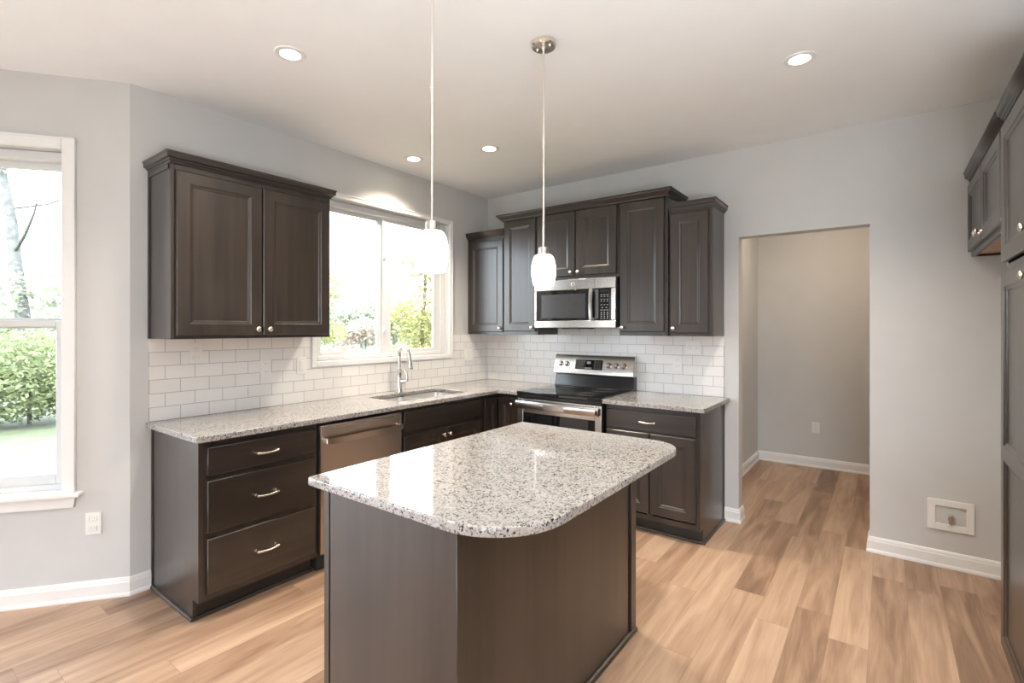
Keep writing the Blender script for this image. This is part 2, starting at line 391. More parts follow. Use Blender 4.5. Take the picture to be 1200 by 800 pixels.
bm = bmesh.new(); box(bm, 4.27, 4.40, -2.6, -.001, 0, H); box(bm, 4.40, 8.3, -2.6, -2.48, 0, H); box(bm, 8.3, 8.4, -8.1, -2.48, 0, H); struct('wall_right', bm, M['wall'])
# bay wall with its window
BA = math.radians(52)
bayr = (bx_, by_, 0)
OX0, OX1, OZ0, OZ1 = .19, 1.10, .575, 2.36
bm = bmesh.new(); wall_hole(bm, 0, BW, 0, .14, OX0, OX1, OZ0-.0225, OZ1, 'x')
o = struct('wall_bay', bm, M['wall']); o.location = bayr; o.rotation_euler = (0, 0, BA)
bm = bmesh.new(); wall_hole(bm, bx_-.14, bx_, -8.1, by_, -6.75, -4.45, 0.0, 2.1, 'y'); struct('wall_patio', bm, M['wall'])
bm = bmesh.new(); wall_hole(bm, bx_-.14, 8.3, -8.1, -7.96, 3.6, 6.6, .04, 2.4, 'x'); struct('wall_front', bm, M['wall'])

BB = [(0, 0), (.019, 0), (.019, .010), (.016, .018), (.013, .022), (.013, .072), (.010, .080), (.010, .086), (.006, .096), (0, .099)]
bm = bmesh.new(); molding(bm, [(bx_, by_), (0, -3.02), (0, -2.926)], BB); struct('baseboard_left', bm, M['trim'])
bm = bmesh.new(); molding(bm, [(2.287, 0), (DX0, 0), (DX0, .115), (2.13, .115), (2.13, 2.05), (3.34, 2.05)], BB); struct('baseboard_back', bm, M['trim'])
bm = bmesh.new(); molding(bm, [(3.34, .115), (DX1, .115), (DX1, 0), (4.265, 0)], BB); struct('baseboard_right', bm, M['trim'])

# ------------------------------------------------------------------ windows
def casing(bm, x0, x1, z0, z1, wd, t, bottom=True):
    """flat profiled casing round an opening x0..x1, z0..z1 on the plane y=0 facing -y"""
    for (a0, a1, c0, c1) in ([(x0-wd, x0, z0-(wd if bottom else 0), z1+wd), (x1, x1+wd, z0-(wd if bottom else 0), z1+wd), (x0, x1, z1, z1+wd)] + ([(x0, x1, z0-wd, z0)] if bottom else [])):
        box(bm, a0, a1, -t, 0, c0, c1, .003)
    # raised outer bead
    b = .010
    for (a0, a1, c0, c1) in [(x0-wd, x0-wd+b, z0, z1+wd), (x1+wd-b, x1+wd, z0, z1+wd), (x0-wd, x1+wd, z1+wd-b, z1+wd)]:
        box(bm, a0, a1, -t-.005, -t+.002, c0, c1, .002)
def frame_bm(x0, x1, z0, z1, y0, y1, w, bev=.004):
    bm = bmesh.new(); wl, wr, wb, wt = w
    box(bm, x0, x0+wl, y0, y1, z0, z1, bev); box(bm, x1-wr, x1, y0, y1, z0, z1, bev)
    box(bm, x0+wl-.002, x1-wr+.002, y0+.0005, y1, z0, z0+wb, bev); box(bm, x0+wl-.002, x1-wr+.002, y0+.0005, y1, z1-wt, z1, bev)
    return bm
# kitchen slider: local x runs along the wall (left to right), front faces -y
wr = sroot('window_1', (0, WY0, 0), PI/2)
W = WY1-WY0
bm = bmesh.new(); casing(bm, 0, W, WZ0, WZ1, .038, .015); obj('window_casing', bm, M['trim'], wr)
obj('window_frame', frame_bm(.001, W-.001, WZ0+.001, WZ1-.001, .055, .135, (.05, .05, .032, .05)), M['vinyl'], wr)
xm = .676
s = obj('sash', frame_bm(.045, .665, WZ0+.028, WZ1-.046, .098, .125, (.060, .050, .034, .034)), M['vinyl'], wr)
obj('pane', bx(.10, .62, .108, .113, WZ0+.055, WZ1-.075), M['glass'], s)
s = obj('sash', frame_bm(.652, W-.045, WZ0+.028, WZ1-.046, .068, .096, (.081, .085, .034, .034)), M['vinyl'], wr)
obj('pane', bx(.725, W-.125, .078, .083, WZ0+.055, WZ1-.075), M['glass'], s)
for z in (1.42, 2.02):
    bm = bmesh.new(); box(bm, xm-.024, xm-.004, .056, .070, z-.022, z+.022, .004); tube(bm, [(xm-.014, .056, z-.012), (xm-.010, .046, z+.012), (xm-.010, .046, z+.026)], .005, 8); obj('latch', bm, M['vinyl'], wr)
# double-hung in the bay wall
wr = sroot('window_2', bayr, BA)
bm = bmesh.new(); casing(bm, OX0, OX1, OZ0, OZ1, .060, .016, bottom=False); obj('window_casing', bm, M['trim'], wr)
bm = bmesh.new(); box(bm, OX0-.090, OX1+.090, -.045, .06, OZ0-.022, OZ0, .006, 2); obj('window_stool', bm, M['trim'], wr)
bm = bmesh.new(); prism(bm, [(OX0-.06, OZ0-.0225), (OX1+.06, OZ0-.0225), (OX1+.052, OZ0-.078), (OX0-.052, OZ0-.078)], 'y', -.018, 0); obj('window_apron', bm, M['trim'], wr)
obj('window_frame', frame_bm(OX0+.001, OX1-.001, OZ0+.001, OZ1-.001, .05, .135, (.022, .022, .03, .05)), M['vinyl'], wr)
s = obj('sash', frame_bm(OX0+.018, OX1-.018, 1.428, OZ1-.048, .095, .125, (.035, .035, .055, .04)), M['vinyl'], wr)
obj('pane', bx(OX0+.05, OX1-.05, .107, .112, 1.48, OZ1-.085), M['glass'], s)
s = obj('sash', frame_bm(OX0+.018, OX1-.018, OZ0+.028, 1.470, .062, .092, (.045, .045, .055, .035)), M['vinyl'], wr)
obj('pane', bx(OX0+.06, OX1-.06, .074, .079, OZ0+.08, 1.44), M['glass'], s)
# unseen door openings behind the viewer, added to bring in daylight
wr = sroot('added_door_1', (bx_, -6.75, 0), PI/2)
obj('door_frame', frame_bm(.001, 2.299, .001, 2.099, .02, .12, (.06, .06, .05, .06)), M['vinyl'], wr)
obj('door_stile', bx(1.10, 1.20, .04, .10, .05, 2.04), M['vinyl'], wr)
wr = sroot('added_door_2', (6.6, -7.96, 0), PI)
obj('door_frame', frame_bm(.001, 2.999, .041, 2.399, .02, .12, (.06, .06, .06, .06)), M['vinyl'], wr)
obj('door_stile', bx(1.47, 1.53, .03, .11, .10, 2.34), M['vinyl'], wr)

# ------------------------------------------------------------------ tile backsplashes
TX = -2.935
bm = bmesh.new()
Lw = 2.935-.002
cl, cr = (WY0-.038)-TX, (WY1+.038)-TX
box(bm, 0, cl-.001, -.008, 0, .001, .462); box(bm, cr+.001, Lw, -.008, 0, .001, .462)
box(bm, cl-.001, cr+.001, -.008, 0, .001, WZ0-.0385-.914)
o = obj('tile_backsplash', bm, tile_mat('subway_tile_left', -.0762), smooth=False); o.location = (0.0005, TX, .914); o.rotation_euler = (0, 0, PI/2)
tag(o, 'white subway tile backsplash under and around the kitchen window', 'backsplash')
bm = bmesh.new(); box(bm, .010, 2.285, -.008, 0, .001, .462); box(bm, .84, 1.605, -.008, 0, .462, .56)
o = obj('tile_backsplash', bm, tile_mat('subway_tile_back', .1524*15-2.285+.0762), smooth=False); o.location = (0, -.0005, .914)
tag(o, 'white subway tile backsplash on the wall behind the range', 'backsplash')

# ------------------------------------------------------------------ cabinet kit
def door_bm(x0, x1, z0, z1, yb, t=.020, rail=.062, panels=None, slab=False):
    """a framed door with a recessed panel (or several, given as z splits); back on plane y=yb, front at yb-t"""
    bm = bmesh.new(); yf = yb-t
    def rect(a0, a1, c0, c1, y): return [bm.verts.new((a0, y, c0)), bm.verts.new((a1, y, c0)), bm.verts.new((a1, y, c1)), bm.verts.new((a0, y, c1))]
    def join(A, B):
        for i in range(4): bm.faces.new((A[i], A[(i+1) % 4], B[(i+1) % 4], B[i]))
    e = .005
    back = rect(x0, x1, z0, z1, yb); side = rect(x0, x1, z0, z1, yf+e*.9); 
    bm.faces.new(back); join(back, side)
    if slab:
        f = rect(x0+e, x1-e, z0+e, z1-e, yf); join(side, f); bm.faces.new(f); return bm
    def recess(a0, a1, c0, c1, ring):
        q = ring
        for d, y in ((.004, yf+.0035), (.015, yf+.0065), (.019, yf+.0105)):
            r2 = rect(a0+d, a1-d, c0+d, c1-d, y); join(q, r2); q = r2
        bm.faces.new(q)
    if not panels:
        f = rect(x0+e, x1-e, z0+e, z1-e, yf); join(side, f)
        g = rect(x0+rail, x1-rail, z0+rail, z1-rail, yf); join(f, g); recess(x0+rail, x1-rail, z0+rail, z1-rail, g)
    else:
        zs = [z0+rail]+[v for p in panels for v in (p-rail/2, p+rail/2)]+[z1-rail]
        f = rect(x0+e, x1-e, z0+e, z1-e, yf); join(side, f)
        # stiles, rails
        def face(a0, a1, c0, c1): bm.faces.new(rect(a0, a1, c0, c1, yf))
        face(x0+e, x0+rail, z0+e, z1-e); face(x1-rail, x1-e, z0+e, z1-e)
        face(x0+rail, x1-rail, z0+e, z0+rail); face(x0+rail, x1-rail, z1-rail, z1-e)
        for p in panels: face(x0+rail, x1-rail, p-rail/2, p+rail/2)
        for i in range(0, len(zs), 2):
            g = rect(x0+rail, x1-rail, zs[i], zs[i+1], yf); recess(x0+rail, x1-rail, zs[i], zs[i+1], g)
    return bm
def knob(parent, x, yf, z):
    bm = bmesh.new(); lathe(bm, [(.0085, 0), (.0085, .002), (.0055, .004), (.0050, .013), (.009, .016), (.0145, .019), (.0155, .023), (.0135, .027), (.007, .0295), (0, .030)], (x, yf, z), '-y', 20)
    return obj('knob', bm, M['nickel'], parent, angle=60)
def pull(parent, xc, yf, z, half=.052):
    bm = bmesh.new(); pts, rr = [], []
    for s in (-1, 1):
        lathe(bm, [(.0085, 0), (.0085, .003), (.006, .006), (.0055, .020), (.0075, .024), (.0075, .028), (0, .030)], (xc+s*half, yf, z), '-y', 14)
    for i in range(13):
        t = -1+2*i/12
        pts.append((xc+t*(half+.004), yf-.024-.010*(1-t*t), z-.003*(1-t*t))); rr.append(.0058+.0014*abs(t)**3)
    tube(bm, pts, rr, 10)
    return obj('pull_handle', bm, M['nickel'], parent, angle=60)
def add_door(root, x0, x1, z0, z1, yb, kx=None, kz=None, **k):
    d = obj('door', door_bm(x0, x1, z0, z1, yb, **k), M['cab'], root, angle=15)
    if kx is not None: knob(d, kx, yb-.020, kz)
    return d
def add_drawer(root, x0, x1, z0, z1, yb, handle=True, name='drawer'):
    d = obj(name, door_bm(x0, x1, z0, z1, yb, slab=True), M['cabh'], root, angle=15)
    if handle: pull(d, (x0+x1)/2, yb-.020, (z0+z1)/2)
    return d
SHORTC = [(0, 0), (.004, 0), (.006, .010), (.012, .012), (.014, .020), (.024, .024), (.026, .046), (.030, .049), (.030, .056), (0, .056)]
TALLC = [(0, 0), (.005, 0), (.007, .008), (.014, .012), (.026, .026), (.038, .034), (.040, .042), (.046, .044), (.046, .054), (0, .054)]
SHOE = [(0, 0), (.014, 0), (.014, .008), (.010, .016), (.002, .019), (0, .019)]
def upper_body(root, w, d, z0, z1, open_bottom=True):
    bm = bmesh.new(); t = .018
    box(bm, 0, t, -d, -.001, z0, z1, .0015); box(bm, w-t, w, -d, -.001, z0, z1, .0015)
    box(bm, t, w-t, -d+.019, -.001, z1-t, z1); box(bm, t, w-t, -.012, -.001, z0, z1-t)
    obj('carcass', bm, M['cab'], root, angle=15)
    obj('bottom_panel', bx(t+.0005, w-t-.0005, -d+.020, -.013, z0+.012, z0+.026), M['ply'], root)
    return root
def face_frame(root, w, d, z0, z1, mids=(), rails=(), st=.038):
    bm = bmesh.new(); y0, y1 = -d, -d+.019
    box(bm, .0185, st, y0, y1, z0, z1); box(bm, w-st, w-.0185, y0, y1, z0, z1)
    box(bm, st, w-st, y0, y1, z0, z0+st); box(bm, st, w-st, y0, y1, z1-st, z1)
    for m in mids: box(bm, m-.019, m+.019, y0, y1, z0+st, z1-st)
    for r in rails: box(bm, st, w-st, y0, y1, r-.016, r+.016)
    return obj('face_frame', bm, M['cab'], root, smooth=False)
def crown(root, path, z, prof):
    bm = bmesh.new(); molding(bm, path, [(o, z+h) for o, h in prof]); return obj('crown_moulding', bm, M['cabh'], root, angle=25)

# ---- wall cabinets, window wall
UZ0, UZ1, UD = 1.372, 2.284, .305
w = .923
r = thing('wall_cabinet', 'two-door dark wood wall cabinet left of the kitchen window', 'cabinet', (0, -2.935, 0), PI/2)
upper_body(r, w, UD, UZ0, UZ1); face_frame(r, w, UD, UZ0, UZ1)
add_door(r, .021, .464, 1.390, 2.250, -UD, .464-.030, 1.424)
add_door(r, .472, .912, 1.390, 2.250, -UD, .472+.030, 1.424)
crown(r, [(0, -.001), (0, -UD-.006), (w, -UD-.006), (w, -.001)], UZ1-.002, SHORTC)
bm = bmesh.new(); box(bm, -.006, -.0005, -.024, -.002, UZ0, UZ1-.004); box(bm, -.005, -.0005, -UD+.02, -.024, UZ1-.030, UZ1-.004, .001); obj('scribe_strip', bm, M['cab'], r)

# ---- wall cabinets, range wall
r = thing('wall_cabinet', 'short single-door dark wall cabinet in the room corner beside the window', 'cabinet', (.002, 0, 0))
w = .457
upper_body(r, w, UD, UZ0, UZ1); face_frame(r, w, UD, UZ0, UZ1)
add_door(r, .022, .442, 1.396, 2.245, -UD, .412, 1.430)
crown(r, [(0, -UD-.006), (w, -UD-.006)], UZ1-.002, SHORTC)
TZ1, TD = 2.400, .328
r = thing('wall_cabinet', 'tall single-door dark wall cabinet left of the microwave', 'cabinet', (.462, 0, 0))
w = .372
upper_body(r, w, TD, UZ0, TZ1); face_frame(r, w, TD, UZ0, TZ1)
add_door(r, .012, .355, 1.402, 2.392, -TD, .325, 1.434)
r = thing('wall_cabinet', 'short two-door dark wall cabinet mounted above the microwave', 'cabinet', (.836, 0, 0))
w = .756
upper_body(r, w, TD, 1.832, TZ1); face_frame(r, w, TD, 1.832, TZ1)
add_door(r, -.004, .370, 1.858, 2.392, -TD, .340, 1.890)
add_door(r, .378, .738, 1.858, 2.392, -TD, .408, 1.890)
r = thing('wall_cabinet', 'tall single-door dark wall cabinet right of the microwave', 'cabinet', (1.594, 0, 0))
w = .381
upper_body(r, w, TD, UZ0, TZ1); face_frame(r, w, TD, UZ0, TZ1)
add_door(r, .010, .358, 1.402, 2.392, -TD, .036, 1.434)
r = thing('wall_cabinet', 'short single-door dark wall cabinet at the end nearest the doorway', 'cabinet', (1.977, 0, 0))
w = .308
upper_body(r, w, UD, UZ0, UZ1); face_frame(r, w, UD, UZ0, UZ1)
add_door(r, .010, .284, 1.394, 2.262, -UD, .040, 1.428)
crown(r, [(.001, -UD-.006), (w, -UD-.006), (w, -.001)], UZ1-.002, SHORTC)
bm = bmesh.new(); molding(bm, [(.462, -.001), (.462, -TD-.022), (1.975, -TD-.022), (1.975, -.001)], [(o, TZ1-.006+h) for o, h in TALLC])
for (a, b_) in ((.4625, 1.9745),): box(bm, a, b_, -TD-.0215, -.002, TZ1+.0005, TZ1+.010)
o = obj('crown_moulding', bm, M['cabh'], angle=25); tag(o, 'dark crown moulding along the top of the tall cabinets over the microwave', 'moulding')

# ---- base cabinets
BZ, BD, TK = .884, .600, .100
def base_body(root, w, left=False, right=False, x0=0.0):
    bm = bmesh.new(); t = .018
    for (a, fin) in ((x0, left), (w-t, right)):
        prism(bm, [(-.001, 0), (-.001, BZ), (-BD, BZ), (-BD, TK), (-BD+.065, TK), (-BD+.065, 0)], 'x', a, a+t)
    box(bm, x0+t, w-t, -.012, -.001, 0.02, BZ); box(bm, x0+t, w-t, -BD+.02, -.012, TK, TK+.018)
    obj('carcass', bm, M['cab'], root, smooth=False)
    obj('toe_kick', bx(x0+t, w-t, -BD+.065, -BD+.077, .001, TK-.0005), M['kick'], root)
def base_frame(root, w, mids=(), rails=(), x0=0.0, st=.038):
    bm = bmesh.new(); y0, y1 = -BD, -BD+.019
    box(bm, x0+.0185, x0+st, y0, y1, TK, BZ-.001); box(bm, w-st, w-.0185, y0, y1, TK, BZ-.001)
    box(bm, x0+st, w-st, y0, y1, TK, TK+.036); box(bm, x0+st, w-st, y0, y1, BZ-.040, BZ-.001)
    for m in mids: box(bm, m-.019, m+.019, y0, y1, TK+.036, .70)
    for r_ in rails: box(bm, x0+st, w-st, y0, y1, r_-.018, r_+.018)
    obj('face_frame', bm, M['cab'], root, smooth=False)
w = .628
r = thing('base_cabinet', 'three-drawer dark base cabinet at the left end of the counter', 'cabinet', (0, -2.920, 0), PI/2)
base_body(r, w, left=True); base_frame(r, w, rails=(.698, .417))
for z0, z1 in ((.710, .850), (.431, .686), (.133, .403)): add_drawer(r, .033, .606, z0, z1, -BD)
bm = bmesh.new(); molding(bm, [(0, -.002), (0, -BD+.065), (w, -BD+.065)], SHOE); obj('shoe_moulding', bm, M['cabh'], r)
bm = bmesh.new(); box(bm, -.005, -.0005, -.022, -.002, .02, BZ-.001); obj('scribe_strip', bm, M['cab'], r)
# dishwasher
r = thing('dishwasher', 'stainless dishwasher with curved bar handle beside the drawer cabinet', 'dishwasher', (0, -2.289, 0), PI/2)
w = .614
obj('body', bx(.004, w-.004, -.585, -.02, .02, .872), M['blackm'], r)
bm = bmesh.new(); box(bm, .003, w-.003, -.628, -.587, .112, .862, .006, 2)
d = obj('door', bm, M['steelz'], r)
obj('pocket_strip', bx(.075, w-.075, -.6305, -.627, .836, .846), M['steel'], d)
bm = bmesh.new(); pts = []
for i in range(15):
    t = -1+2*i/14; pts.append((w/2+t*.278, -.668-.016*(1-t*t), .772))
tube(bm, pts, .0, 4) if False else None
for a, b_ in zip(pts, pts[1:]):
    vs = [bm.verts.new(p) for p in ((a[0], a[1], .755), (b_[0], b_[1], .755), (b_[0], b_[1], .790), (a[0], a[1], .790), (a[0], a[1]+.013, .758), (b_[0], b_[1]+.013, .758), (b_[0], b_[1]+.013, .787), (a[0], a[1]+.013, .787))]
    for q in ((0, 1, 2, 3), (4, 5, 6, 7), (3, 2, 6, 7), (0, 1, 5, 4)): bm.faces.new([vs[k] for k in q])
bmesh.ops.remove_doubles(bm, verts=bm.verts, dist=1e-5)
for s in (-1, 1):
    box(bm, w/2+s*.278-.010, w/2+s*.278+.010, -.668, -.627, .757, .788, .004)
obj('bar_handle', bm, metal('warm_stainless', (.62, .54, .47), .28, 'x'), d)
obj('toe_panel', bx(.006, w-.006, -.57, -.555, .005, .108), M['blackm'], r)
# sink base
r = thing('sink_base_cabinet', 'dark sink base cabinet with false drawer front and two doors', 'cabinet', (0, -1.673, 0), PI/2)
w = .860
base_body(r, w); base_frame(r, w, rails=(.703,))
add_drawer(r, .026, .836, .718, .856, -BD, handle=False, name='false_drawer_front')
add_door(r, .026, .426, .133, .688, -BD, .400, .642); add_door(r, .434, .836, .133, .688, -BD, .460, .642)
bm = bmesh.new(); molding(bm, [(0, -BD+.065), (w-.002, -BD+.065)], SHOE); obj('shoe_moulding', bm, M['cabh'], r)
# corner cabinet (L plan), built in room axes
r = thing('corner_base_cabinet', 'dark corner base cabinet with two narrow doors meeting at right angles', 'cabinet', (0, 0, 0))
bm = bmesh.new()
prism(bm, [(.002, -.812), (.600, -.812), (.600, -.600), (.844, -.600), (.844, -.002), (.002, -.002)], 'z', TK, BZ)
obj('carcass', bm, M['cab'], r, smooth=False)
bm = bmesh.new(); prism(bm, [(.01, -.811), (.535, -.811), (.535, -.535), (.843, -.535), (.843, -.01), (.01, -.01)], 'z', .001, TK-.0005); obj('toe_kick', bm, M['kick'], r, smooth=False)
bm = door_bm(.016, .186, .133, .856, 0, rail=.055); d = obj('door', bm, M['cab'], r, angle=15); d.location = (.6005, -.806, 0); d.rotation_euler = (0, 0, PI/2)
bm = door_bm(.022, .222, .133, .856, 0, rail=.055); d = obj('door', bm, M['cab'], r, angle=15); d.location = (.602, -.6005, 0); knob(d, .170, -.020, .800)
# right base cabinet
r = thing('base_cabinet', 'dark base cabinet with one drawer over two doors right of the range', 'cabinet', (1.610, 0, 0))
w = .675
base_body(r, w, right=True); base_frame(r, w, mids=(w/2-.003,), rails=(.715,))
add_drawer(r, .012, .649, .716, .848, -BD)
add_door(r, .012, .332, .150, .702, -BD, .302, .640); add_door(r, .340, .649, .150, .702, -BD, .370, .640)
bm = bmesh.new(); molding(bm, [(.002, -BD+.065), (w, -BD+.065), (w, -.002)], SHOE); obj('shoe_moulding', bm, M['cabh'], r)
bm = bmesh.new(); box(bm, w+.0005, w+.005, -.022, -.002, .02, BZ-.001); obj('scribe_strip', bm, M['cab'], r)

# ---- worktops
CT = .914
hole = rrect(.150, .535, -1.605, -.890, (.05, .05, .05, .05))
L_out = [(.001, -2.950), (.650, -2.950), (.655, -2.945), (.655, -.660), (.660, -.655), (.846, -.655), (.846, -.0095), (.001, -.0095)]
o = slab_curve('granite_worktop', L_out, [hole[::-1]], CT-.030, CT, .004, M['granite'])
tag(o, 'speckled granite worktop running along the window wall with a sink cut-out', 'countertop')
o = slab_curve('granite_worktop', [(1.609, -.655), (2.322, -.655), (2.327, -.650), (2.327, -.0095), (1.609, -.0095)], [], CT-.030, CT, .004, M['granite'])
tag(o, 'short speckled granite worktop between the range and the doorway', 'countertop')

# ---- sink
def bowl(bm, x0, x1, y0, y1, zt, zb, r=.05):
    loops = []
    for ins, z in ((-.012, zt), (0, zt), (.004, zb+.05), (.014, zb+.015), (.035, zb), ):
        q = rrect(x0+ins, x1-ins, y0+ins, y1-ins, (max(r-ins*.3, .02),)*4, 6); loops.append([bm.verts.new((a, b, z)) for a, b in q])
    n = len(loops[0])
    for A, B in zip(loops, loops[1:]):
        for i in range(n): bm.faces.new((A[i], A[(i+1) % n], B[(i+1) % n], B[i]))
    bm.faces.new(loops[-1])
r = thing('double_bowl_sink', 'undermount stainless double-bowl sink set into the worktop below the window', 'sink', (0, 0, 0))
ZT = CT-.0305
bm = bmesh.new(); bowl(bm, .156, .529, -1.598, -1.283, ZT, ZT-.17); obj('bowl', bm, M['sinksteel'], r, angle=50)
bm = bmesh.new(); bowl(bm, .156, .529, -1.257, -.897, ZT, ZT-.19); obj('bowl', bm, M['sinksteel'], r, angle=50)
for y, dz in ((-1.44, .17), (-1.08, .19)):
    bm = bmesh.new(); lathe(bm, [(.045, 0), (.045, .003), (.034, .003), (.030, .0005), (0, .0005)], (.34, y, ZT-dz+.0005), 'z', 20); obj('drain', bm, M['chrome'], r)
# ---- faucet
r = thing('kitchen_faucet', 'chrome gooseneck pull-down faucet behind the sink', 'faucet', (.085, -1.235, CT))
bm = bmesh.new(); lathe(bm, [(.0, 0), (.033, 0), (.033, .004), (.030, .010), (.027, .04), (.023, .11), (.020, .17), (.021, .173), (.021, .180), (.017, .184), (0, .184)], (0, 0, 0.0005), 'z', 24); obj('base_column', bm, M['chrome'], r, angle=40)
bm = bmesh.new(); pts = [(0, 0, .18), (0, 0, .22), (0, 0, .28)]
R_ = .062
for i in range(1, 13):
    a = PI*i/13.2; pts.append((R_-R_*math.cos(a), -.10*(R_-R_*math.cos(a)), .305+R_*math.sin(a)))
e = pts[-1]; pts.append((e[0]+.006, e[1], e[2]-.02))
tube(bm, pts, .0155, 16); obj('spout', bm, M['chrome'], r, angle=60)
e = pts[-1]; bm = bmesh.new(); tube(bm, [e, (e[0]+.006, e[1], e[2]-.03), (e[0]+.012, e[1], e[2]-.07), (e[0]+.018, e[1], e[2]-.11), (e[0]+.019, e[1], e[2]-.116)], [.0165, .0175, .021, .025, .022], 18); obj('spray_head', bm, M['chrome'], r, angle=50)
bm = bmesh.new(); tube(bm, [(.0, .0, .085), (.028, .022, .088), (.042, .034, .092)], [.021, .019, .018], 14); tube(bm, [(.046, .036, .086), (.050, .040, .115), (.046, .036, .150), (.034, .026, .180)], [.016, .012, .009, .007], 12); obj('lever_handle', bm, M['chrome'], r, angle=60)

# ------------------------------------------------------------------ range
RX, RW = .849, .758
r = thing('kitchen_range', 'freestanding stainless electric range with black glass cooktop', 'range', (RX, -.0, 0))
w = RW
bm = bmesh.new(); box(bm, .002, w-.002, -.615, -.03, .02, .895); obj('body', bm, M['black'], r)
bm = bmesh.new(); box(bm, 0, w, -.665, -.075, .8955, .922, .005, 2); ck = obj('cooktop', bm, M['bglass'], r)
for cx, cy, rr in ((.20, -.50, .105), (.56, -.50, .085), (.20, -.22, .075), (.56, -.22, .105)):
    bm = bmesh.new()
    for q in (rr, rr*.62):
        pts = [(cx+q*math.cos(2*PI*i/40), cy+q*math.sin(2*PI*i/40), .9222) for i in range(41)]
        tube(bm, pts, .0009, 5)
    obj('burner_marking', bm, M['dgrey'], ck)
obj('front_trim', bx(.002, w-.002, -.662, -.616, .868, .895, bev=.002), M['black'], r)
d = obj('oven_door', frame_bm(.004, w-.004, .235, .866, -.655, -.617, (.055, .055, .10, .115)), M['steel'], r)
obj('oven_window', bx(.055, w-.055, -.653, -.622, .33, .755), M['bglass'], d)
bm = bmesh.new(); pts = []
hw = w/2-.012
prev = None
for i in range(17):
    t = -1+2*i/16; x = w/2+t*hw; y = -.694-.012*(1-t*t)
    ring = [bm.verts.new(p) for p in ((x, y, .790), (x, y-.006, .800), (x, y-.006, .838), (x, y, .850), (x, y+.018, .850), (x, y+.018, .790))]
    if prev:
        for k in range(6): bm.faces.new((prev[k], prev[(k+1) % 6], ring[(k+1) % 6], ring[k]))
    else: bm.faces.new(ring)
    prev = ring
bm.faces.new(prev)
for s in (0, 1):
    x = .012 if s == 0 else w-.032
    box(bm, x, x+.020, -.688, -.654, .795, .846, .003)
h = obj('oven_handle', bm, M['steel'], d, angle=40)
obj('handle_end_mark', bx(w-.030, w-.018, -.7080, -.6930, .803, .836), M['black'], h)
obj('storage_drawer', bx(.004, w-.004, -.655, -.617, .085, .229, bev=.006), M['steel'], r)
obj('toe_panel', bx(.02, w-.02, -.60, -.585, .005, .08), M['blackm'], r)
# backguard: black lower riser and a leaning stainless control panel
bm = bmesh.new(); prism(bm, [(-.012, .90), (-.012, 1.16), (-.050, 1.16), (-.072, .96), (-.085, .9225), (-.085, .90)], 'x', .004, w-.004); bg_ = obj('backguard', bm, M['black'], r)
bm = bmesh.new(); prism(bm, [(-.020, 1.030), (-.020, 1.192), (-.045, 1.196), (-.058, 1.188), (-.100, 1.034), (-.096, 1.026)], 'x', 0, w)
bmesh.ops.bevel(bm, geom=bm.edges[:], offset=.002, segments=1, affect='EDGES')
cp = obj('control_panel', bm, M['steel'], r)
PN = Vector((0, -.154, .042)).normalized()          # outward normal of the leaning face... and its up direction
PU = Vector((0, .042, .154)).normalized()
PN = Vector((0, -PU.z, PU.y))
P0 = Vector((0, -.100, 1.034))
def panel_pt(x, s, n): return Vector((x, 0, 0))+P0+PU*s+PN*n
def panel_box(x0, x1, s0, s1, n0, n1, name, m, par):
    bm = bmesh.new(); A = [bm.verts.new(panel_pt(x, s, n0)) for x, s in ((x0, s0), (x1, s0), (x1, s1), (x0, s1))]; B = [bm.verts.new(panel_pt(x, s, n1)) for x, s in ((x0, s0), (x1, s0), (x1, s1), (x0, s1))]
    bm.faces.new(A); bm.faces.new(B)
    for i in range(4): bm.faces.new((A[i], A[(i+1) % 4], B[(i+1) % 4], B[i]))
    return obj(name, bm, m, par, smooth=False)
dp_ = panel_box(.215, .475, .040, .125, -.003, .0025, 'display', M['bglass'], r)
def pdot(x, s, wx, ws):
    bm = bmesh.new()
    A = [bm.verts.new(panel_pt(a, b, .003)) for a, b in ((x-wx, s-ws), (x+wx, s-ws), (x+wx, s+ws), (x-wx, s+ws))]; B = [bm.verts.new(panel_pt(a, b, .0015)) for a, b in ((x-wx, s-ws), (x+wx, s-ws), (x+wx, s+ws), (x-wx, s+ws))]
    bm.faces.new(A); bm.faces.new(B)
    for i in range(4): bm.faces.new((A[i], A[(i+1) % 4], B[(i+1) % 4], B[i]))
    obj('display_mark', bm, M['lgrey'], dp_, smooth=False)
for i in range(4):
    for j in range(4): pdot(.238+i*.022, .055+j*.018, .005, .0022)
for i in range(3):
    for j in range(4): pdot(.405+i*.024, .055+j*.018, .005, .0022)
for i in range(3): pdot(.322+i*.022, .052, .008, .006)
pdot(.345, .100, .018, .010)
for x in (.065, .128, .535, .603, .672):
    bm = bmesh.new(); lathe(bm, [(.0, 0), (.024, 0), (.024, .006), (.019, .010), (.018, .026), (.015, .030), (0, .030)], (0, 0, 0), 'z', 22); box(bm, -.004, .004, -.017, .017, .029, .036, .002)
    k = obj('knob', bm, M['steel'], cp, angle=40)
    k.location = panel_pt(x, .082, .0); k.rotation_euler = PN.to_track_quat('Z', 'Y').to_euler()

